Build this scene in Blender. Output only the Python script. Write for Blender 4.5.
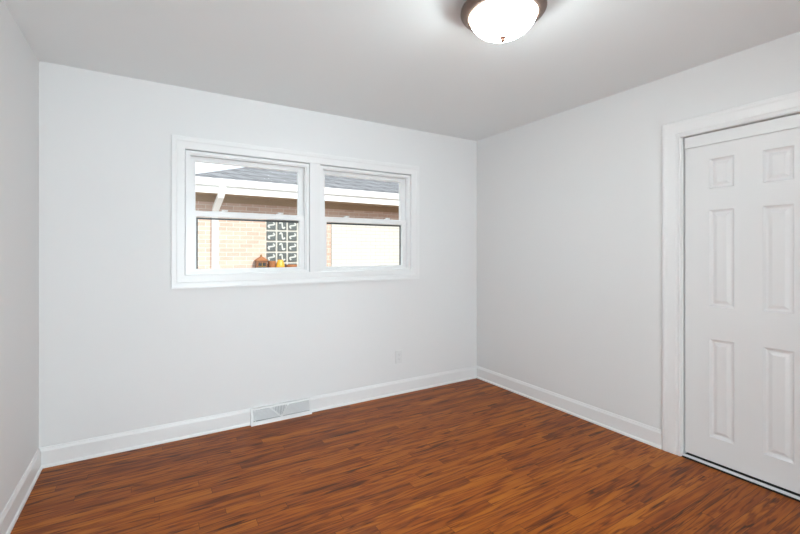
import bpy, bmesh, math, random
from mathutils import Vector, Matrix
random.seed(7)
S = bpy.context.scene
for o in list(bpy.data.objects):
    bpy.data.objects.remove(o)

# ------------------------------------------------------------------ camera, world, light, exposure
CAM_H, YAW = 1.2937, 0.5383
D, XL, XR, H = 3.205, -0.576, 2.894, 2.44       # back wall, left wall, right wall, ceiling
YF = -0.95                                      # wall behind the camera
cam = bpy.data.cameras.new('camera')
cam.lens = 409.8 / 800 * 36
cam.sensor_width = 36
cam.shift_x = (400 - 395.4) / 800
cam.shift_y = -(267 - 252.1) / 800
cam.clip_start = 0.02
camo = bpy.data.objects.new('camera', cam)
S.collection.objects.link(camo)
camo.location = (0, 0, CAM_H)
camo.rotation_euler = (math.pi / 2, 0, -YAW)
S.camera = camo

w = bpy.data.worlds.new('sky')
S.world = w
w.use_nodes = True
bg = w.node_tree.nodes['Background']
bg.inputs[0].default_value = (0.86, 0.93, 1.0, 1)
bg.inputs[1].default_value = 1.7

sun = bpy.data.lights.new('sun', 'SUN')
sun.energy = 4.1
sun.angle = math.radians(0.6)
sun.color = (1.0, 0.97, 0.93)
suno = bpy.data.objects.new('sun', sun)
S.collection.objects.link(suno)
suno.location = (3, -6, 9)
suno.rotation_euler = Vector((-0.13, 0.84, -0.47)).to_track_quat('-Z', 'Y').to_euler()

fill = bpy.data.lights.new('added_fill_light', 'AREA')  # soft fill added behind the camera to brighten the room, no real lamp
fill.shape = 'RECTANGLE'
fill.size, fill.size_y = 1.6, 1.9
fill.energy = 143
fill.color = (0.82, 0.97, 1.03)
fillo = bpy.data.objects.new('added_fill_light', fill)
S.collection.objects.link(fillo)
fillo.location = (0.60, YF - 1.05, 1.12)
fillo.rotation_euler = Vector((0.1, 1, 0.22)).to_track_quat('-Z', 'Z').to_euler()

LAMP_STRENGTH = 52.0
S.view_settings.view_transform = 'Standard'
S.view_settings.look = 'None'
S.view_settings.gamma = 1
S.view_settings.use_curve_mapping = False
S.view_settings.exposure = 0.08
S.cycles.use_denoising = True
S.cycles.max_bounces = 16
S.cycles.diffuse_bounces = 10
S.cycles.transparent_max_bounces = 16

# ------------------------------------------------------------------ helpers
C = S.collection.objects

def lin(h):
    v = [int(h[i:i + 2], 16) / 255 for i in (0, 2, 4)]
    return tuple(c / 12.92 if c <= .04045 else ((c + .055) / 1.055) ** 2.4 for c in v) + (1,)

class N:
    """small node-building wrapper"""
    def __init__(s, name):
        s.m = bpy.data.materials.new(name)
        s.m.use_nodes = True
        s.t = s.m.node_tree
        s.b = s.t.nodes['Principled BSDF']
        s.out = s.t.nodes['Material Output']
    def n(s, kind, ins=None, **kw):
        x = s.t.nodes.new(kind)
        for k, v in kw.items():
            setattr(x, k, v)
        for k, v in (ins or {}).items():
            s.set(x.inputs[k], v)
        return x
    def set(s, sock, v):
        if isinstance(v, bpy.types.NodeSocket):
            s.t.links.new(v, sock)
        elif isinstance(v, bpy.types.Node):
            s.t.links.new(v.outputs[0], sock)
        else:
            sock.default_value = v
    def math(s, op, a, b=0.0):
        return s.n('ShaderNodeMath', {0: a, 1: b}, operation=op).outputs[0]
    def ramp(s, fac, stops):
        r = s.n('ShaderNodeValToRGB', {0: fac})
        e = r.color_ramp.elements
        while len(e) < len(stops):
            e.new(0.5)
        for i, (p, c) in enumerate(stops):
            e[i].position = p
            e[i].color = c
        return r.outputs[0]
    def mix(s, fac, a, b, mode='MIX'):
        x = s.n('ShaderNodeMix', data_type='RGBA', blend_type=mode)
        s.set(x.inputs[0], fac); s.set(x.inputs[6], a); s.set(x.inputs[7], b)
        return x.outputs[2]
    def obj(s):
        return s.n('ShaderNodeTexCoord').outputs['Object']
    def bsdf(s, **kw):
        for k, v in kw.items():
            s.set(s.b.inputs[k.replace('_', ' ')], v)
    def bump(s, height, strength, dist=0.01):
        b = s.n('ShaderNodeBump', {'Height': height, 'Strength': strength, 'Distance': dist})
        s.set(s.b.inputs['Normal'], b.outputs[0])

def plain(name, hexcol, rough=0.5, metal=0.0, var=0.03, scale=8.0, bump=0.0, bscale=200.0, spec=0.5):
    k = N(name)
    c = lin(hexcol)
    nz = k.n('ShaderNodeTexNoise', {'Vector': k.obj(), 'Scale': scale, 'Detail': 3.0})
    lo = tuple(x * (1 - var) for x in c[:3]) + (1,)
    hi = tuple(min(1, x * (1 + var)) for x in c[:3]) + (1,)
    k.bsdf(Base_Color=k.mix(nz.outputs[0], lo, hi), Roughness=rough, Metallic=metal)
    k.b.inputs['Specular IOR Level'].default_value = spec
    if bump:
        n2 = k.n('ShaderNodeTexNoise', {'Vector': k.obj(), 'Scale': bscale, 'Detail': 4.0})
        k.bump(n2.outputs[0], bump, 0.004)
    return k.m

def link(name, bm, m, parent=None, bevel=0.0, smooth=False, seg=2):
    bmesh.ops.recalc_face_normals(bm, faces=bm.faces)
    me = bpy.data.meshes.new(name)
    bm.to_mesh(me)
    bm.free()
    if smooth:
        for p in me.polygons:
            p.use_smooth = True
    me.materials.append(m)
    o = bpy.data.objects.new(name, me)
    C.link(o)
    if parent is not None:
        o.parent = parent
    if bevel:
        b = o.modifiers.new('bevel', 'BEVEL')
        b.width = bevel; b.segments = seg; b.limit_method = 'ANGLE'; b.angle_limit = math.radians(40)
    return o

def structure(o, label=None):
    o['kind'] = 'structure'
    if label:
        o['label'] = label
    return o

def thing(o, label, cat, group=None):
    o['label'] = label; o['category'] = cat
    if group:
        o['group'] = group
    return o

def empty(name, loc=(0, 0, 0)):
    o = bpy.data.objects.new(name, None)
    o.location = loc
    o.empty_display_size = 0.1
    C.link(o)
    return o

def box(bm, x0, x1, y0, y1, z0, z1):
    v = [bm.verts.new(p) for p in ((x0, y0, z0), (x1, y0, z0), (x1, y1, z0), (x0, y1, z0),
                                   (x0, y0, z1), (x1, y0, z1), (x1, y1, z1), (x0, y1, z1))]
    for f in ((0, 3, 2, 1), (4, 5, 6, 7), (0, 1, 5, 4), (1, 2, 6, 5), (2, 3, 7, 6), (3, 0, 4, 7)):
        bm.faces.new([v[i] for i in f])

def boxes(*bs):
    bm = bmesh.new()
    for b in bs:
        box(bm, *b)
    return bm

def frame(bm, x0, x1, z0, z1, y0, y1, l, r, b, t):
    """rectangular frame lying in the xz plane, built as one closed ring"""
    o = [(x0, z0), (x1, z0), (x1, z1), (x0, z1)]
    i = [(x0 + l, z0 + b), (x1 - r, z0 + b), (x1 - r, z1 - t), (x0 + l, z1 - t)]
    vo = [[bm.verts.new((p[0], y, p[1])) for p in o] for y in (y0, y1)]
    vi = [[bm.verts.new((p[0], y, p[1])) for p in i] for y in (y0, y1)]
    for k in range(4):
        n = (k + 1) % 4
        bm.faces.new((vo[0][k], vo[0][n], vi[0][n], vi[0][k]))
        bm.faces.new((vo[1][k], vi[1][k], vi[1][n], vo[1][n]))
        bm.faces.new((vo[0][k], vo[1][k], vo[1][n], vo[0][n]))
        bm.faces.new((vi[0][k], vi[0][n], vi[1][n], vi[1][k]))

def sweep(bm, prof, path, closed=False):
    """prof: list of (offset, height) ; path: list of (point, u, v) frames; mitred by the caller's frames"""
    rings = []
    for P, U, V in path:
        rings.append([bm.verts.new(Vector(P) + Vector(U) * a + Vector(V) * b) for a, b in prof])
    n = len(prof)
    cnt = len(rings)
    for i in range(cnt if closed else cnt - 1):
        A, B = rings[i], rings[(i + 1) % cnt]
        for k in range(n):
            bm.faces.new((A[k], A[(k + 1) % n], B[(k + 1) % n], B[k]))
    if not closed:
        bm.faces.new(rings[0]); bm.faces.new(list(reversed(rings[-1])))

def lathe(bm, prof, center, n=64):
    cx, cy, cz = center
    rings = []
    for r, z in prof:
        if r < 1e-6:
            rings.append([bm.verts.new((cx, cy, cz + z))])
        else:
            rings.append([bm.verts.new((cx + r * math.cos(2 * math.pi * k / n), cy + r * math.sin(2 * math.pi * k / n), cz + z)) for k in range(n)])
    for A, B in zip(rings, rings[1:]):
        for k in range(n):
            a0, a1 = A[k % len(A)], A[(k + 1) % len(A)]
            b0, b1 = B[k % len(B)], B[(k + 1) % len(B)]
            vs = []
            for v in (a0, a1, b1, b0):
                if v not in vs:
                    vs.append(v)
            if len(vs) > 2:
                bm.faces.new(vs)

# ------------------------------------------------------------------ materials
M_wall = plain('painted_wall', 'E1E1E1', 0.6, var=0.006, scale=1.5, bump=0.12, bscale=260, spec=0.3)
M_ceil = plain('painted_ceiling', 'E9EDEE', 0.75, var=0.006, scale=1.5, bump=0.12, bscale=200, spec=0.2)
M_trim = plain('white_trim_paint', 'E6E6E6', 0.35, var=0.008, scale=3, bump=0.03, bscale=60)
M_door = plain('white_door_paint', 'E2E2E2', 0.4, var=0.006, scale=3, bump=0.04, bscale=90)
M_vinyl = plain('white_vinyl', 'E9E9E9', 0.3, var=0.006)
M_vent = plain('white_enamel', 'E2E2E2', 0.35, var=0.01)
M_dark = plain('dark_gap', '17181B', 0.6)
M_screen = plain('dark_screen_frame', '3A3E42', 0.5)
M_alum = plain('white_track_metal', 'E6E6EA', 0.3, metal=0.0)
M_track_shade = plain('track_shade_black', '0C0C0E', 0.7)
M_ring = plain('brushed_bronze', '75635A', 0.4, metal=0.75, var=0.08, scale=30)
M_finial = plain('bronze_finial', '4E3022', 0.55, metal=0.7)
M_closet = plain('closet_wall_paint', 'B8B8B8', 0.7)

def glass():
    k = N('window_glass')
    tr = k.n('ShaderNodeBsdfTransparent', {0: (0.97, 0.985, 0.98, 1)})
    gl = k.n('ShaderNodeBsdfGlossy', {0: (1, 1, 1, 1), 'Roughness': 0.3})
    nz = k.n('ShaderNodeTexNoise', {'Vector': k.obj(), 'Scale': 2.0})
    fac = k.math('ADD', k.math('MULTIPLY', nz.outputs[0], 0.002), 0.005)
    mx = k.n('ShaderNodeMixShader', {0: fac, 1: tr.outputs[0], 2: gl.outputs[0]})
    k.t.links.new(mx.outputs[0], k.out.inputs[0])
    return k.m
M_glass = glass()

def wood_floor():
    k = N('oak_strip_floor')
    sep = k.n('ShaderNodeSeparateXYZ', {0: k.obj()})
    x, y = sep.outputs[0], sep.outputs[1]
    PW, PL = 0.057, 1.1
    row = k.math('FLOOR', k.math('DIVIDE', y, PW))
    r1 = k.n('ShaderNodeTexWhiteNoise', {'W': row}, noise_dimensions='1D').outputs['Value']
    xs = k.math('DIVIDE', k.math('ADD', x, k.math('MULTIPLY', r1, 7.3)), PL)
    col = k.math('FLOOR', xs)
    cid = k.n('ShaderNodeCombineXYZ', {0: row, 1: col, 2: 0.0})
    wn = k.n('ShaderNodeTexWhiteNoise', {'Vector': cid.outputs[0]}, noise_dimensions='3D')
    rnd = wn.outputs['Value']
    rs = k.n('ShaderNodeSeparateColor', {0: wn.outputs['Color']})
    # grain coordinates, shifted board by board
    gx = k.math('ADD', k.math('MULTIPLY', x, 1.0), k.math('MULTIPLY', rs.outputs[0], 37.0))
    gy = k.math('ADD', y, k.math('MULTIPLY', rs.outputs[1], 11.0))
    gz = k.math('MULTIPLY', rs.outputs[2], 9.0)
    def gv(sx, sy):
        return k.n('ShaderNodeCombineXYZ', {0: k.math('MULTIPLY', gx, sx), 1: k.math('MULTIPLY', gy, sy), 2: gz}).outputs[0]
    # cathedral figure: rings of a long, warped field
    warp = k.n('ShaderNodeTexNoise', {'Vector': gv(0.8, 12.0), 'Scale': 1.0, 'Detail': 3.0, 'Roughness': 0.55, 'Distortion': 0.5}).outputs[0]
    ring = k.math('SINE', k.math('MULTIPLY', warp, 52.0))
    ring01 = k.math('ADD', k.math('MULTIPLY', ring, 0.5), 0.5)
    ring01 = k.math('POWER', ring01, 2.2)
    fine = k.n('ShaderNodeTexNoise', {'Vector': gv(11.0, 170.0), 'Scale': 1.0, 'Detail': 4.0, 'Roughness': 0.6}).outputs[0]
    streak = k.n('ShaderNodeTexNoise', {'Vector': gv(2.2, 45.0), 'Scale': 1.0, 'Detail': 4.0, 'Roughness': 0.6}).outputs[0]
    blotch = k.n('ShaderNodeTexNoise', {'Vector': gv(1.5, 6.0), 'Scale': 1.0, 'Detail': 2.0}).outputs[0]
    tone = k.math('ADD', k.math('MULTIPLY', rnd, 0.24), k.math('MULTIPLY', streak, 0.55))
    tone = k.math('ADD', tone, k.math('MULTIPLY', blotch, 0.25))
    dash = k.n('ShaderNodeTexNoise', {'Vector': gv(4.2, 42.0), 'Scale': 1.0, 'Detail': 2.0, 'Roughness': 0.5, 'Distortion': 0.8}).outputs[0]
    dash = k.n('ShaderNodeMapRange', {0: dash, 1: 0.57, 2: 0.70, 3: 0.0, 4: 1.0}).outputs[0]
    tone = k.math('ADD', tone, 0.185)
    tone = k.math('SUBTRACT', tone, k.math('MULTIPLY', dash, 0.38))
    tone = k.math('SUBTRACT', tone, k.math('MULTIPLY', ring01, 0.25))
    tone = k.math('SUBTRACT', tone, k.math('MULTIPLY', fine, 0.30))
    base = k.ramp(tone, [(0.08, lin('3A1600')), (0.30, lin('713304')), (0.48, lin('944D0A')), (0.64, lin('AC6114')), (0.85, lin('BE7626'))])
    hue = k.mix(k.math('MULTIPLY', rs.outputs[2], 0.35), base, lin('8C4210'), 'MIX')
    # seams between boards
    fy = k.math('FRACT', k.math('DIVIDE', y, PW))
    fx = k.math('FRACT', xs)
    ey = k.math('MINIMUM', fy, k.math('SUBTRACT', 1.0, fy))
    ex = k.math('MULTIPLY', k.math('MINIMUM', fx, k.math('SUBTRACT', 1.0, fx)), PL / PW)
    edge = k.math('MINIMUM', ex, ey)
    seam = k.n('ShaderNodeMapRange', {0: edge, 1: 0.0, 2: 0.03, 3: 0.0, 4: 1.0}).outputs[0]
    colr = k.mix(k.math('SUBTRACT', 1.0, seam), hue, lin('3A1A0A'))
    rough = k.math('ADD', 0.33, k.math('MULTIPLY', streak, 0.14))
    k.bsdf(Base_Color=colr, Roughness=rough)
    k.b.inputs['Specular IOR Level'].default_value = 0.2
    h = k.math('ADD', k.math('MULTIPLY', seam, 0.6), k.math('MULTIPLY', fine, 0.15))
    k.bump(h, 0.12, 0.002)
    return k.m
M_floor = wood_floor()

def brick(name, c1, c2, mortar, sx=0.205, sy=0.068, msize=0.06, bump=0.5):
    k = N(name)
    sep = k.n('ShaderNodeSeparateXYZ', {0: k.obj()})
    u = k.math('ADD', sep.outputs[0], sep.outputs[1])
    vec = k.n('ShaderNodeCombineXYZ', {0: k.math('DIVIDE', u, sy * 1.0), 1: k.math('DIVIDE', sep.outputs[2], sy), 2: 0.0}).outputs[0]
    b = k.n('ShaderNodeTexBrick', {'Vector': vec, 'Color1': lin(c1), 'Color2': lin(c2), 'Mortar': lin(mortar), 'Scale': 1.0,
                                   'Mortar Size': msize, 'Mortar Smooth': 0.2, 'Bias': 0.0, 'Brick Width': sx / sy, 'Row Height': 1.0})
    nz = k.n('ShaderNodeTexNoise', {'Vector': k.obj(), 'Scale': 14.0, 'Detail': 5.0}).outputs[0]
    k.bsdf(Base_Color=k.mix(k.math('MULTIPLY', nz, 0.35), b.outputs[0], lin(mortar)), Roughness=0.9)
    k.bump(k.math('SUBTRACT', 1.0, b.outputs[1]), bump, 0.01)
    return k.m
M_brick = brick('tan_brick', 'CFAE9C', 'BE9A88', 'DCD4CC')
M_wbrick = brick('white_painted_brick', 'D6D4CE', 'D0CEC8', 'A8A49C', msize=0.05, bump=0.4)

def shingles():
    k = N('grey_shingles')
    sep = k.n('ShaderNodeSeparateXYZ', {0: k.obj()})
    u = k.math('ADD', sep.outputs[0], sep.outputs[1])
    vec = k.n('ShaderNodeCombineXYZ', {0: k.math('MULTIPLY', u, 4.0), 1: k.math('MULTIPLY', sep.outputs[2], 9.0), 2: 0.0}).outputs[0]
    b = k.n('ShaderNodeTexBrick', {'Vector': vec, 'Color1': lin('7C7C80'), 'Color2': lin('6A6A6E'), 'Mortar': lin('3C3D40'), 'Scale': 1.0,
                                   'Mortar Size': 0.10, 'Brick Width': 1.3, 'Row Height': 1.0, 'Mortar Smooth': 0.3})
    nz = k.n('ShaderNodeTexNoise', {'Vector': k.obj(), 'Scale': 40.0, 'Detail': 4.0}).outputs[0]
    k.bsdf(Base_Color=k.mix(k.math('MULTIPLY', nz, 0.4), b.outputs[0], lin('939496')), Roughness=0.95)
    k.bump(k.math('SUBTRACT', 1.0, b.outputs[1]), 0.5, 0.02)
    return k.m
M_roof = shingles()
M_ext_white = plain('white_gutter_paint', 'F4F4F2', 0.4, var=0.01)
M_soffit = plain('tan_soffit_paint', 'A88F74', 0.7, var=0.08, scale=5)
M_mortar = plain('pale_block_mortar', 'C9C7BF', 0.85, var=0.05)
M_block = plain('dark_glass_block', '565C5C', 0.4, var=0.35, scale=18)
M_curl = plain('pale_block_relief', 'C4C8C4', 0.5, var=0.06)
M_concrete = plain('concrete', 'CCC8C0', 0.9, var=0.1, scale=4, bump=0.2, bscale=40)
M_brownwood = plain('brown_stained_wood', '7A4A24', 0.6, var=0.25, scale=20)
M_rust = plain('rusty_brown_clay', '9A6238', 0.75, var=0.15, scale=14)
M_yellow = plain('ochre_yellow_glaze', 'D9A233', 0.4, var=0.12, scale=10)
M_amber = plain('amber_pane', '8A6A2C', 0.3, var=0.2, scale=12)

# ------------------------------------------------------------------ room shell
T = 0.20
DY0, DY1, DZ = 0.055, 1.302, 2.02               # closet opening in the right wall
WZ0, WZ1 = 1.135, 2.012                         # window openings
W1 = (0.206, 1.103)
W2 = (1.190, 2.078)
HX0, HX1, HZ = 0.05, 1.25, 2.03                # unseen doorway, added to let the fill light in
structure(link('floor', boxes((XL - T, XR + 0.85, YF - 2.2, D + 0.02, -0.05, 0.0)), M_floor), 'glossy reddish-brown oak strip floor')
structure(link('ceiling', boxes((XL - T, XR + 0.85, YF - 2.2, D + T, H, H + 0.18)), M_ceil), 'smooth light grey-white ceiling')
structure(link('wall_left', boxes((XL - T, XL, YF - 0.1, D + T, -0.05, H)), M_wall), 'plain white wall at the left edge')
structure(link('wall_back', boxes(
    (XL, W1[0], D, D + T, -0.05, H), (W2[1], XR + T, D, D + T, -0.05, H), (W1[1], W2[0], D, D + T, WZ0, WZ1),
    (W1[0], W2[1], D, D + T, -0.05, WZ0), (W1[0], W2[1], D, D + T, WZ1, H)), M_wall), 'white wall around the double window')
structure(link('wall_right', boxes(
    (XR, XR + 0.12, DY1, D, -0.0, H), (XR, XR + 0.12, YF, DY0, -0.0, H), (XR, XR + 0.12, DY0, DY1, DZ, H)), M_wall), 'white wall holding the closet door')
structure(link('wall_front', boxes(
    (XL, HX0, YF - 0.1, YF, 0, H), (HX1, XR + 0.12, YF - 0.1, YF, 0, H), (HX0, HX1, YF - 0.1, YF, HZ, H)), M_wall))
structure(link('wall_fill_alcove', boxes(  # unseen alcove added to house the fill light and keep sun out
    (HX0 - 0.5, HX1 + 0.5, YF - 2.2, YF - 2.1, 0, H), (HX0 - 0.6, HX0 - 0.5, YF - 2.2, YF - 0.1, 0, H), (HX1 + 0.5, HX1 + 0.6, YF - 2.2, YF - 0.1, 0, H)), M_wall))
structure(link('wall_closet', boxes(
    (XR + 0.75, XR + 0.85, DY0 - 0.4, D, 0, H), (XR + 0.12, XR + 0.75, DY0 - 0.4, DY0 - 0.3, 0, H), (XR + 0.12, XR + 0.75, DY1 + 0.3, DY1 + 0.4, 0, H)), M_closet))

# baseboards with a quarter-round shoe
BB = [(0, 0), (0.022, 0), (0.0215, 0.007), (0.019, 0.013), (0.013, 0.017), (0.012, 0.019), (0.012, 0.098), (0.009, 0.106), (0.006, 0.112), (0.005, 0.118), (0, 0.12)]
def baseboard(name, runs, label):
    bm = bmesh.new()
    for a, b, nrm in runs:
        sweep(bm, BB, [(a, nrm, (0, 0, 1)), (b, nrm, (0, 0, 1))])
    o = link(name, bm, M_trim)
    return structure(o, label)
VX0, VX1 = 0.640, 1.108
baseboard('baseboard_back', [((XL, D, 0), (VX0, D, 0), (0, -1, 0)), ((VX1, D, 0), (XR, D, 0), (0, -1, 0))], 'white baseboard under the windows')
baseboard('baseboard_left', [((XL, YF, 0), (XL, D, 0), (1, 0, 0))], 'white baseboard at the lower left')
baseboard('baseboard_right', [((XR, D, 0), (XR, DY1 + 0.11, 0), (-1, 0, 0)), ((XR, DY0 - 0.11, 0), (XR, YF, 0), (-1, 0, 0))], 'white baseboard running up to the closet casing')

# ------------------------------------------------------------------ window trim (picture-frame casing with a mullion)
CP = [(0.0, 0.0), (0.0, 0.011), (0.006, 0.014), (0.05, 0.015), (0.056, 0.019), (0.080, 0.021), (0.086, 0.018), (0.086, 0.0)]
def casing_window():
    bm = bmesh.new()
    x0, x1, z0, z1 = W1[0], W2[1], WZ0, WZ1
    path = [((x0, D, z0), (-1, 0, -1), (0, -1, 0)), ((x1, D, z0), (1, 0, -1), (0, -1, 0)),
            ((x1, D, z1), (1, 0, 1), (0, -1, 0)), ((x0, D, z1), (-1, 0, 1), (0, -1, 0))]
    sweep(bm, CP, path, closed=True)
    box(bm, W1[1], W2[0], D - 0.014, D, WZ0, WZ1)            # flat mullion between the two windows
    box(bm, x0 - 0.084, x1 + 0.084, D - 0.026, D, WZ0 - 0.094, WZ0 - 0.080)   # thin bottom lip
    return bm
structure(link('trim_1', casing_window(), M_trim), 'white casing around the double window')

# ------------------------------------------------------------------ windows: two double-hung units
def make_window(name, x0, x1, sl, sr, label):
    z0, z1 = WZ0, WZ1
    bm = bmesh.new()
    frame(bm, x0, x1, z0, z1, D + 0.024, D + 0.125, 0.026, 0.026, 0.014, 0.026)
    # front lip of the frame, leaving a narrow open joint against the casing
    frame(bm, x0 + 0.003, x1 - 0.003, z0, z1 - 0.008, D - 0.002, D + 0.024, 0.023, 0.023, 0.014, 0.018)
    # inner stop beads and the parting bead between the sash tracks
    frame(bm, x0 + 0.02, x1 - 0.02, z0 + 0.01, z1 - 0.02, D + 0.012, D + 0.026, 0.014, 0.014, 0.008, 0.014)
    for xa, xb in ((x0 + 0.026, x0 + 0.034), (x1 - 0.034, x1 - 0.026)):
        box(bm, xa, xb, D + 0.0605, D + 0.0645, z0 + 0.014, z1 - 0.026)
    win = structure(link(name, bm, M_vinyl), label)
    # upper sash, outer track
    bm = bmesh.new()
    ux0, ux1 = x0 + 0.029, x1 - 0.029
    frame(bm, ux0, ux1, 1.552, z1 - 0.028, D + 0.066, D + 0.096, 0.042, 0.042, 0.042, 0.036)
    up = link('upper_sash', bm, M_vinyl, win, bevel=0.003)
    link('glass_pane', boxes((ux0 + 0.040, ux1 - 0.040, D + 0.079, D + 0.083, 1.592, z1 - 0.062)), M_glass, up)
    # lower sash, inner track
    bm = bmesh.new()
    frame(bm, ux0, ux1, z0 + 0.006, 1.586, D + 0.029, D + 0.059, 0.044, 0.044, 0.032, 0.038)
    box(bm, ux0 + 0.05, ux1 - 0.05, D + 0.022, D + 0.029, z0 + 0.012, z0 + 0.018)   # lift rail
    lo = link('lower_sash', bm, M_vinyl, win, bevel=0.003)
    link('glass_pane', boxes((ux0 + 0.042, ux1 - 0.042, D + 0.042, D + 0.046, z0 + 0.036, 1.550)), M_glass, lo)
    # two cam locks on the meeting rail
    for fx in (0.27, 0.76):
        xx = ux0 + (ux1 - ux0) * fx
        bm = bmesh.new()
        box(bm, xx - 0.028, xx + 0.028, D + 0.034, D + 0.056, 1.586, 1.594)
        lathe(bm, [(0.0, 0.0), (0.013, 0.0), (0.013, 0.008), (0.009, 0.011), (0.0, 0.011)], (xx, D + 0.045, 1.594), 16)
        box(bm, xx - 0.002, xx + 0.030, D + 0.036, D + 0.046, 1.597, 1.604)
        link('sash_lock', bm, M_vinyl, lo)
    # half screen outside the lower sash: dark metal frame
    bm = bmesh.new()
    frame(bm, x0 + 0.0265, x1 - 0.0265, z0 + 0.0145, 1.5475, D + 0.098, D + 0.108, sl, sr, 0.014, 0.014)
    so = link('screen_frame', bm, M_screen, win)
    so['label'] = 'dark metal half-screen frame'
    return win
make_window('window_1', W1[0], W1[1], 0.063, 0.028, 'left double-hung window, downspout and glass blocks seen through it')
make_window('window_2', W2[0], W2[1], 0.040, 0.030, 'right double-hung window, white brick seen through it')

# ------------------------------------------------------------------ closet: casing, valance, sliding doors, track
def casing_closet():
    bm = bmesh.new()
    prof = [(0.0, 0.0), (0.0, 0.013), (0.008, 0.016), (0.014, 0.013), (0.022, 0.013), (0.030, 0.017), (0.075, 0.019), (0.085, 0.021), (0.100, 0.021), (0.106, 0.018), (0.106, 0.0)]
    n = (-1, 0, 0)
    path = [((XR, DY1, 0), (0, 1, 0), n), ((XR, DY1, DZ), (0, 1, 1), n), ((XR, DY0, DZ), (0, -1, 1), n), ((XR, DY0, 0), (0, -1, 0), n)]
    sweep(bm, prof, path)
    # jamb lining of the opening
    box(bm, XR - 0.001, XR + 0.119, DY1 - 0.006, DY1 + 0.002, 0, DZ)
    box(bm, XR - 0.001, XR + 0.119, DY0 - 0.002, DY0 + 0.006, 0, DZ)
    return bm
structure(link('trim_2', casing_closet(), M_trim), 'white casing around the closet door')
bm = bmesh.new()
box(bm, XR + 0.006, XR + 0.014, DY0 + 0.010, DY1 - 0.014, 1.945, DZ - 0.006)
box(bm, XR + 0.003, XR + 0.006, DY0 + 0.010, DY1 - 0.014, 1.945, 1.951)
box(bm, XR + 0.014, XR + 0.10, DY0 + 0.010, DY1 - 0.014, DZ - 0.010, DZ - 0.006)
structure(link('trim_3', bm, M_door), 'white valance strip over the closet door')

PZ = [(0.176, 0.768), (0.965, 1.549), (1.676, 1.858)]
def closet_door(name, ya, yb, xf, label):
    """six-panel leaf; ya > yb, front face at x = xf"""
    z0, z1, th = 0.029, 1.958, 0.034
    wd = ya - yb
    cols = [(ya - wd * 0.203, ya - wd * 0.397), (ya - wd * 0.600, ya - wd * 0.800)]
    bm = bmesh.new()
    ys = [ya, cols[0][0], cols[0][1], cols[1][0], cols[1][1], yb]
    box(bm, xf, xf + th, ys[1], ys[0], z0, z1); box(bm, xf, xf + th, ys[3], ys[2], z0, z1); box(bm, xf, xf + th, ys[5], ys[4], z0, z1)
    zs = [z0, PZ[0][0], PZ[0][1], PZ[1][0], PZ[1][1], PZ[2][0], PZ[2][1], z1]
    for a, b in ((ys[1], ys[2]), (ys[3], ys[4])):
        for i in (0, 2, 4, 6):
            box(bm, xf, xf + th, b, a, zs[i], zs[i + 1])
    d = structure(link(name, bm, M_door), label)
    for (a, b) in cols:
        for (p, q) in PZ:
            bm = bmesh.new()
            rings = []
            for inset, dep in ((0, 0.0), (0.004, 0.004), (0.010, 0.0095), (0.017, 0.0115), (0.021, 0.0115), (0.036, 0.004), (0.040, 0.003)):
                rings.append([bm.verts.new((xf + dep, yy, zz)) for yy, zz in ((a - inset, p + inset), (b + inset, p + inset), (b + inset, q - inset), (a - inset, q - inset))])
            back = [bm.verts.new((xf + th, yy, zz)) for yy, zz in ((a, p), (b, p), (b, q), (a, q))]
            allr = [back] + rings
            for A, B in zip(allr, allr[1:]):
                for k in range(4):
                    bm.faces.new((A[k], A[(k + 1) % 4], B[(k + 1) % 4], B[k]))
            bm.faces.new(rings[-1]); bm.faces.new(back)
            link('raised_panel', bm, M_door, d)
    return d
closet_door('door_1', 1.290, 0.648, XR + 0.018, 'white six-panel sliding closet door')
closet_door('door_2', 0.700, 0.062, XR + 0.060, 'second white sliding closet leaf behind the first')

tr = thing(empty('floor_track', (XR + 0.03, 0.675, 0)), 'white metal sliding track on the floor under the closet door', 'door track')
def put(o, root):
    o.matrix_parent_inverse = Matrix.Translation(-root.location)
    return o
put(link('track_rail', boxes((XR - 0.006, XR + 0.010, DY0 + 0.008, DY1 - 0.008, 0.0085, 0.0185)), M_alum, tr), tr)
o = put(link('track_shade_strip', boxes((XR - 0.012, XR + 0.10, DY0 + 0.008, DY1 - 0.008, 0.0, 0.0085), (XR + 0.010, XR + 0.10, DY0 + 0.008, DY1 - 0.008, 0.0085, 0.012)), M_track_shade, tr), tr)  # black stands in for the shade below the rail and door
o['label'] = 'black strip painted for the shadow under the track'

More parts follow.
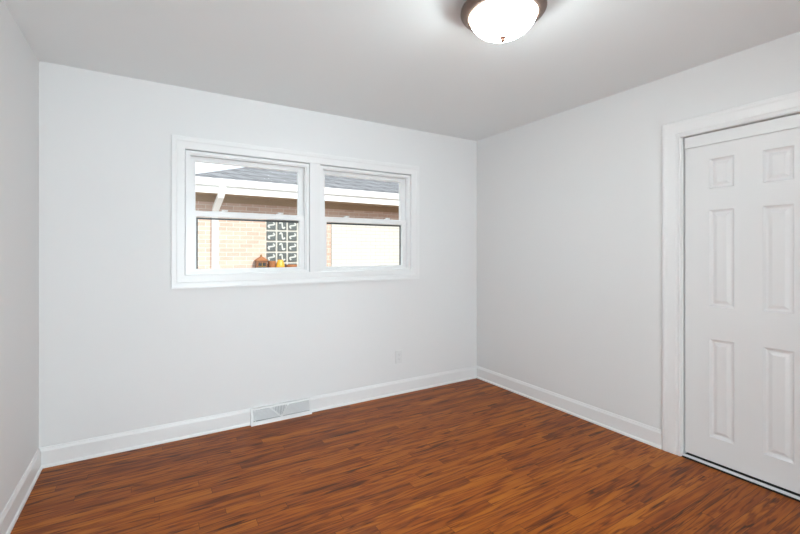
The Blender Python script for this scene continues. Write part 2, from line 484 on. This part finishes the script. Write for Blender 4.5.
# ------------------------------------------------------------------ ceiling light
LX, LY = 1.353, 1.328
lamp = thing(empty('ceiling_light', (LX, LY, H)), 'round flush ceiling light with glowing white glass bowl and brown metal ring', 'ceiling light')
bm = bmesh.new()
lathe(bm, [(0.0, 0.0), (0.120, 0.0), (0.128, -0.010), (0.135, -0.022), (0.158, -0.026), (0.164, -0.034), (0.168, -0.046), (0.180, -0.052), (0.186, -0.060), (0.187, -0.072), (0.180, -0.082),
           (0.166, -0.090), (0.154, -0.095), (0.149, -0.094), (0.148, -0.084), (0.145, -0.060), (0.0, -0.060)], (0, 0, 0), 96)
link('metal_ring', bm, M_ring, lamp, smooth=True)['label'] = 'brown brushed metal ring'
def lamp_glass():
    k = N('glowing_lamp_glass')
    nz = k.n('ShaderNodeTexNoise', {'Vector': k.obj(), 'Scale': 6.0, 'Detail': 3.0}).outputs[0]
    sep = k.n('ShaderNodeSeparateXYZ', {0: k.obj()})
    f = k.n('ShaderNodeMapRange', {0: sep.outputs[2], 1: -0.112, 2: -0.078, 3: 0.0, 4: 1.0}).outputs[0]
    col = k.mix(f, (0.89, 0.985, 1.0, 1), (1.0, 0.66, 0.34, 1))     # warm, dimmer rim glow painted into the emission colour
    st = k.math('MULTIPLY', k.math('SUBTRACT', 1.0, k.math('MULTIPLY', f, 0.80)), LAMP_STRENGTH)
    st = k.math('MULTIPLY', st, k.math('ADD', 0.9, k.math('MULTIPLY', nz, 0.2)))
    k.bsdf(Base_Color=(0.8, 0.78, 0.74, 1), Roughness=0.25, Emission_Color=col, Emission_Strength=st)
    return k.m
M_lamp = lamp_glass()
bm = bmesh.new()
a, b = 0.148, 0.108
lathe(bm, [(a * math.cos(t), -0.078 - b * math.sin(t)) for t in [i * math.pi / 2 / 20 for i in range(20)]] + [(0, -0.078 - b)], (0, 0, 0), 96)
link('glass_bowl', bm, M_lamp, lamp, smooth=True)['label'] = 'glowing white glass bowl'
bm = bmesh.new()
lathe(bm, [(0.0, 0.002), (0.013, 0.002), (0.014, -0.003), (0.009, -0.006), (0.008, -0.010), (0.010, -0.014), (0.007, -0.019), (0.0, -0.021)], (0, 0, -0.078 - b), 24)
link('finial', bm, M_finial, lamp, smooth=True)['label'] = 'small brown finial'

# ------------------------------------------------------------------ baseboard heat register
vent = thing(empty('floor_register', ((VX0 + VX1) / 2, D, 0)), 'white metal baseboard air vent with slanted louvers below the left window', 'air vent')
hw = (VX1 - VX0) / 2
VH = 0.118
def face_y(z, off=0.0):                       # sloping front, 50 mm out at the floor and 16 mm out at the top
    return -(0.050 - 0.032 * z / VH) - off
def slab(bm, pts, o0, o1):
    """polygon (x,z) laid on the sloping front between two offsets"""
    A = [bm.verts.new((x, face_y(z, o0), z)) for x, z in pts]
    B = [bm.verts.new((x, face_y(z, o1), z)) for x, z in pts]
    n = len(pts)
    for k in range(n):
        bm.faces.new((A[k], A[(k + 1) % n], B[(k + 1) % n], B[k]))
    bm.faces.new(A); bm.faces.new(B)
bm = bmesh.new()
e = 0.017
ix0, ix1, iz0, iz1 = -hw + e, hw - e, 0.026, VH - 0.014
slab(bm, [(-hw, 0.0), (hw, 0.0), (hw, iz0), (-hw, iz0)], 0.0, -0.004)
slab(bm, [(-hw, iz1), (hw, iz1), (hw, VH), (-hw, VH)], 0.0, -0.004)
slab(bm, [(-hw, iz0), (ix0, iz0), (ix0, iz1), (-hw, iz1)], 0.0, -0.004)
slab(bm, [(ix1, iz0), (hw, iz0), (hw, iz1), (ix1, iz1)], 0.0, -0.004)
# sides, top and rear
box(bm, -hw, -hw + 0.003, -0.017, -0.0005, 0, VH); box(bm, hw - 0.003, hw, -0.017, -0.0005, 0, VH)
for s in (-hw, hw - 0.003):
    v = [bm.verts.new(p) for p in ((s, -0.017, 0), (s, -0.017, VH), (s, face_y(VH), VH), (s, face_y(0), 0), (s + 0.003, -0.017, 0), (s + 0.003, -0.017, VH), (s + 0.003, face_y(VH), VH), (s + 0.003, face_y(0), 0))]
    for f in ((0, 1, 2, 3), (4, 7, 6, 5), (0, 4, 5, 1), (1, 5, 6, 2), (2, 6, 7, 3), (3, 7, 4, 0)):
        bm.faces.new([v[i] for i in f])
box(bm, -hw, hw, face_y(VH), -0.0005, VH - 0.003, VH)
link('vent_frame', bm, M_vent, vent)
link('vent_throat', boxes((-hw + 0.004, hw - 0.004, -0.012, -0.004, 0.004, VH - 0.005)), plain('vent_shadow_grey', 'AEB0B2', 0.6), vent)
def louver(p0, p1, wdt, mat, name):
    (x0, z0), (x1, z1) = p0, p1
    L = math.hypot(x1 - x0, z1 - z0); nx, nz = -(z1 - z0) / L * wdt / 2, (x1 - x0) / L * wdt / 2
    bm = bmesh.new()
    slab(bm, [(x0 + nx, z0 + nz), (x1 + nx, z1 + nz), (x1 - nx, z1 - nz), (x0 - nx, z0 - nz)], -0.001, -0.012)
    return link(name, bm, mat, vent)
mid = -0.006
# V-shaped dividers in the middle
louver((mid - 0.085, iz1), (mid, iz0), 0.008, M_vent, 'divider_bar')
louver((mid + 0.060, iz1), (mid, iz0), 0.008, M_vent, 'divider_bar')
M_louver = plain('white_louver_enamel', 'DEDFE0', 0.4, var=0.01)
nl = 9
for i in range(1, nl):
    z = iz0 + (iz1 - iz0) * i / nl
    f = (z - iz0) / (iz1 - iz0)
    louver((ix0, z), (mid - 0.085 * f - 0.004, z), 0.0052, M_louver, 'louver')
    louver((mid + 0.060 * f + 0.004, z), (ix1, z), 0.0052, M_louver, 'louver')
for i in range(1, 12):
    x = mid - 0.085 + 0.145 * i / 12
    f = (mid - x) / 0.085 if x < mid else (x - mid) / 0.060
    zb = iz0 + (iz1 - iz0) * f
    if iz1 - zb > 0.01:
        louver((x, zb + 0.004), (x, iz1), 0.005, M_louver, 'louver')
louver((ix0 + 0.016, iz0), (ix0 + 0.016, iz1), 0.006, M_vent, 'damper_lever')

# ------------------------------------------------------------------ wall outlet, painted over
out = thing(empty('wall_outlet', (1.950, D, 0.338)), 'white painted-over electrical outlet low on the window wall', 'outlet')
M_plate = plain('painted_cover_plate', 'DCDCDC', 0.5, var=0.006)
link('cover_plate', boxes((-0.036, 0.036, -0.0065, -0.0005, -0.058, 0.058)), M_plate, out, bevel=0.0025)
for s in (-1, 1):
    bm = bmesh.new()
    vs0, vs1 = [], []
    for k in range(20):
        t = 2 * math.pi * k / 20
        x = max(-0.0145, min(0.0145, 0.0175 * math.cos(t))); z = 0.0140 * math.sin(t) + s * 0.0195
        vs0.append(bm.verts.new((x, -0.0065, z))); vs1.append(bm.verts.new((x, -0.0085, z)))
    for k in range(20):
        bm.faces.new((vs0[k], vs0[(k + 1) % 20], vs1[(k + 1) % 20], vs1[k]))
    bm.faces.new(vs0); bm.faces.new(vs1)
    so = link('socket', bm, M_plate, out)
    z = s * 0.0195
    link('slot', boxes((-0.0068, -0.0052, -0.0088, -0.0084, z - 0.001, z + 0.007), (0.0052, 0.0068, -0.0088, -0.0084, z - 0.001, z + 0.006), (-0.002, 0.002, -0.0088, -0.0084, z - 0.0095, z - 0.006)),
         plain('socket_slot', '8A8A88', 0.7), so)
bm = bmesh.new()
lathe(bm, [(0, 0), (0.0032, 0), (0.0026, 0.0012), (0, 0.0014)], (0, 0, 0), 14)
bmesh.ops.rotate(bm, verts=bm.verts, matrix=Matrix.Rotation(math.pi / 2, 3, 'X'))
bmesh.ops.translate(bm, verts=bm.verts, vec=(0, -0.0065, 0))
link('screw', bm, M_plate, out)

# ------------------------------------------------------------------ outside: ground and the neighbouring house
GZ = -0.95
structure(link('ground', boxes((-14, 22, D + T, 18, GZ - 0.1, GZ)), M_concrete), 'concrete side yard')
structure(link('wall_outside', boxes((-14, XL - T, D + 0.001, D + T, GZ, H + 0.18), (XR + 0.85, 22, D + 0.001, D + T, GZ, H + 0.18), (XL - T, XR + 0.85, D + 0.021, D + T, GZ, -0.05)), M_brick))
NY = 7.051
NX0, NX1 = 0.552, 11.0
house = thing(empty('neighbouring_house', (NX0, NY, GZ)), 'tan brick house with grey shingled roof seen outside through the two windows', 'house')
gbx0, pitch, ncol, nrow, gbz1 = 1.669, 0.1835, 4, 5, 1.846
gbz0 = gbz1 - nrow * pitch; gbx1 = gbx0 + ncol * pitch
def hp(name, bm, m, parent=None, **kw):
    o = link(name, bm, m, parent or house, **kw)
    if parent is None:
        put(o, house)
    return o
hp('brick_wall', boxes((NX0, gbx0, NY, NY + 0.2, GZ, 2.30), (gbx1, NX1, NY, NY + 0.2, GZ, 2.30), (gbx0, gbx1, NY, NY + 0.2, GZ, gbz0), (gbx0, gbx1, NY, NY + 0.2, gbz1, 2.30),
                       (NX0, NX0 + 0.2, NY + 0.2, NY + 8, GZ, 2.30), (NX1 - 0.2, NX1, NY + 0.2, NY + 8, GZ, 2.30)), M_brick)
o = hp('painted_brick_panel', boxes((2.836, 5.6, NY - 0.03, NY - 0.0005, GZ, 1.852)), M_wbrick); o['label'] = 'white painted brick part of the wall'
# roof: hipped
EY = NY - 0.45
ex0, ex1, ey0, ey1, ez = 0.372, NX1 + 0.4, EY, NY + 8.4, 2.385
rise = 0.40
half = (ey1 - ey0) / 2
bm = bmesh.new()
lo_ = [bm.verts.new(p) for p in ((ex0, ey0, ez - 0.02), (ex1, ey0, ez - 0.02), (ex1, ey1, ez - 0.02), (ex0, ey1, ez - 0.02))]
up_ = [bm.verts.new(p) for p in ((ex0, ey0, ez), (ex1, ey0, ez), (ex1, ey1, ez), (ex0, ey1, ez))]
r0 = bm.verts.new((ex0 + half, ey0 + half, ez + half * rise)); r1 = bm.verts.new((ex1 - half, ey0 + half, ez + half * rise))
bm.faces.new(lo_)
for k in range(4):
    bm.faces.new((lo_[k], lo_[(k + 1) % 4], up_[(k + 1) % 4], up_[k]))
bm.faces.new((up_[0], up_[1], r1, r0)); bm.faces.new((up_[1], up_[2], r1)); bm.faces.new((up_[2], up_[3], r0, r1)); bm.faces.new((up_[3], up_[0], r0))
hp('roof', bm, M_roof)
hp('soffit', boxes((ex0 + 0.01, ex1 - 0.01, EY + 0.024, NY - 0.0005, 2.185, 2.20)), M_soffit)
hp('frieze_board', boxes((NX0, NX1, NY - 0.025, NY - 0.0005, 2.085, 2.1845)), M_soffit)
hp('fascia', boxes((ex0, ex1, EY, EY + 0.022, 2.172, ez - 0.0205), (ex0, ex0 + 0.022, EY + 0.022, ey1, 2.172, ez - 0.0205)), M_ext_white)
bm = bmesh.new()
gp = [(0.0005, 0.0), (0.050, 0.0), (0.056, 0.03), (0.066, 0.05), (0.066, 0.098), (0.060, 0.098), (0.060, 0.052), (0.048, 0.006), (0.006, 0.006), (0.006, 0.098), (0.0005, 0.098)]
sweep(bm, gp, [((ex0, EY, 2.284), (0, -1, 0), (0, 0, 1)), ((ex1, EY, 2.284), (0, -1, 0), (0, 0, 1))])
hp('gutter', bm, M_ext_white)
# downspout: drop from the gutter, slanted elbow back to the wall, long run down
bm = bmesh.new()
pts = [Vector((0.915, EY - 0.034, 2.285)), Vector((0.915, EY - 0.034, 2.19)), Vector((0.900, EY + 0.02, 2.13)), Vector((0.872, NY - 0.10, 1.965)), Vector((0.868, NY - 0.055, 1.90)), Vector((0.862, NY - 0.055, GZ + 0.15))]
path = []
for i, P in enumerate(pts):
    d = (pts[min(i + 1, len(pts) - 1)] - pts[max(i - 1, 0)]).normalized()
    U = Vector((1, 0, 0)); V = d.cross(U).normalized()
    path.append((P, U, V))
sweep(bm, [(-0.045, -0.032), (0.045, -0.032), (0.045, 0.032), (-0.045, 0.032)], path)
ds = hp('downspout', bm, M_ext_white)
for z in (0.85, 0.0):
    link('strap', boxes((0.80, 0.93, NY - 0.090, NY - 0.0005, z, z + 0.03)), M_ext_white, ds)
# glass-block window
gw = hp('glass_block_window', boxes((gbx0, gbx1, NY + 0.03, NY + 0.10, gbz0, gbz1)), M_mortar)
gw['label'] = 'grid of dark patterned glass blocks'
blk = None
for r in range(nrow):
    for c in range(ncol):
        cx, cz = gbx0 + (c + 0.5) * pitch, gbz1 - (r + 0.5) * pitch
        if blk is None:
            q = pitch / 2 - 0.016
            bm = boxes((-q, q, 0.008, 0.032, -q, q))
            blk = link('glass_block', bm, M_block, gw, bevel=0.006)
            b = blk
        else:
            b = blk.copy(); C.link(b); b.parent = gw
        b.matrix_parent_inverse = Matrix.Identity(4)
        b.location = (cx, NY, cz)
        # pale moulded curl across the face, turned a quarter from block to block
bm_proto = bmesh.new()
def curl_mesh():
    bm = bmesh.new()
    path = []
    n = 18
    for i in range(n + 1):
        t = -1.0 + 2.0 * i / n
        ang = t * math.pi * 0.95
        x = 0.052 * math.sin(ang) * (0.55 + 0.45 * abs(t)); z = 0.056 * t
        dx = math.cos(ang); dd = Vector((dx * 0.16, 0, 0.056)).normalized()
        path.append((Vector((x, 0.008, z)), Vector((-dd.z, 0, dd.x)), Vector((0, -1, 0))))
    sweep(bm, [(-0.015, -0.002), (0.015, -0.002), (0.009, 0.006), (-0.009, 0.006)], path)
    return bm
bm_proto.free()
blocks = [o for o in gw.children if o.name.startswith('glass_block')]
cm = None
for i, b in enumerate(blocks):
    if cm is None:
        b0 = link('relief_curl', curl_mesh(), M_curl)
        cm = b0
        k_ = b0
    else:
        k_ = cm.copy(); C.link(k_)
    k_.parent = gw
    k_.matrix_parent_inverse = Matrix.Identity(4)
    k_.location = b.location
    k_.rotation_euler = (0, (i * 7 % 4) * math.pi / 2 + 0.4, 0)
ledge = hp('window_ledge', boxes((gbx0 - 0.25, gbx1 + 0.06, NY - 0.22, NY - 0.0005, gbz0 - 0.075, gbz0 - 0.001)), M_mortar)
# closing faces of the far house
hp('rear_wall', boxes((NX0 + 0.2, NX1 - 0.2, NY + 7.8, NY + 8, GZ, 2.30)), M_brick)

# ------------------------------------------------------------------ small things on the ledge of the glass-block window
LZ = gbz0 + 0.0005
YL = NY - 0.11
ln = thing(empty('lantern', (1.565, YL, LZ)), 'small brown house-shaped box with dark square front, below the glass-block grid', 'lantern')
link('body', boxes((-0.085, 0.085, -0.07, 0.07, 0.0, 0.225)), M_brownwood, ln, bevel=0.006)
link('front_pane', boxes((-0.058, 0.058, -0.074, -0.069, 0.07, 0.19)), M_dark, ln)
link('pane_bars', boxes((-0.006, 0.006, -0.079, -0.0735, 0.07, 0.19), (-0.058, 0.058, -0.079, -0.0735, 0.125, 0.137)), M_amber, ln)
bm = bmesh.new()
v = [bm.verts.new(p) for p in ((-0.1, -0.09, 0.225), (0.1, -0.09, 0.225), (0.1, 0.09, 0.225), (-0.1, 0.09, 0.225))]
t1_, t2_ = bm.verts.new((0.0, -0.05, 0.30)), bm.verts.new((0.0, 0.05, 0.30))
bm.faces.new(v); bm.faces.new((v[0], v[1], t1_)); bm.faces.new((v[1], v[2], t2_, t1_)); bm.faces.new((v[2], v[3], t2_)); bm.faces.new((v[3], v[0], t1_, t2_))
link('roof', bm, M_rust, ln)
bm = bmesh.new(); lathe(bm, [(0, 0), (0.012, 0), (0.018, 0.014), (0.012, 0.03), (0, 0.034)], (0, 0, 0.295), 16); link('knob', bm, M_amber, ln, smooth=True)
def pot(name, x, mat, prof, label, cat):
    p = thing(empty(name, (x, YL, LZ)), label, cat)
    bm = bmesh.new(); lathe(bm, prof, (0, 0, 0), 32)
    link('vessel', bm, mat, p, smooth=True)
    return p
pot('vase', 1.880, M_yellow, [(0, 0), (0.050, 0), (0.066, 0.05), (0.074, 0.12), (0.062, 0.19), (0.046, 0.215), (0.05, 0.235), (0.042, 0.235), (0.038, 0.215), (0.05, 0.15), (0.0, 0.02)], 'small ochre-yellow vessel to the right of the brown box outside', 'vase')
for nm, x, s, hgt, lb in (('planter', 1.745, 0.066, 0.215, 'small brown planter between the brown box and the yellow vessel outside'),
                          ('planter', 2.075, 0.095, 0.15, 'low brown planter right of the yellow vessel outside')):
    p = thing(empty(nm, (x, YL + 0.02, LZ)), lb, 'planter', None)
    bm = bmesh.new()
    lathe(bm, [(0, 0), (s * 0.72, 0), (s * 0.92, hgt - 0.035), (s, hgt - 0.033), (s, hgt), (s * 0.9, hgt), (s * 0.85, hgt - 0.03), (0, hgt - 0.03)], (0, 0, 0), 28)
    link('pot_body', bm, M_rust, p)
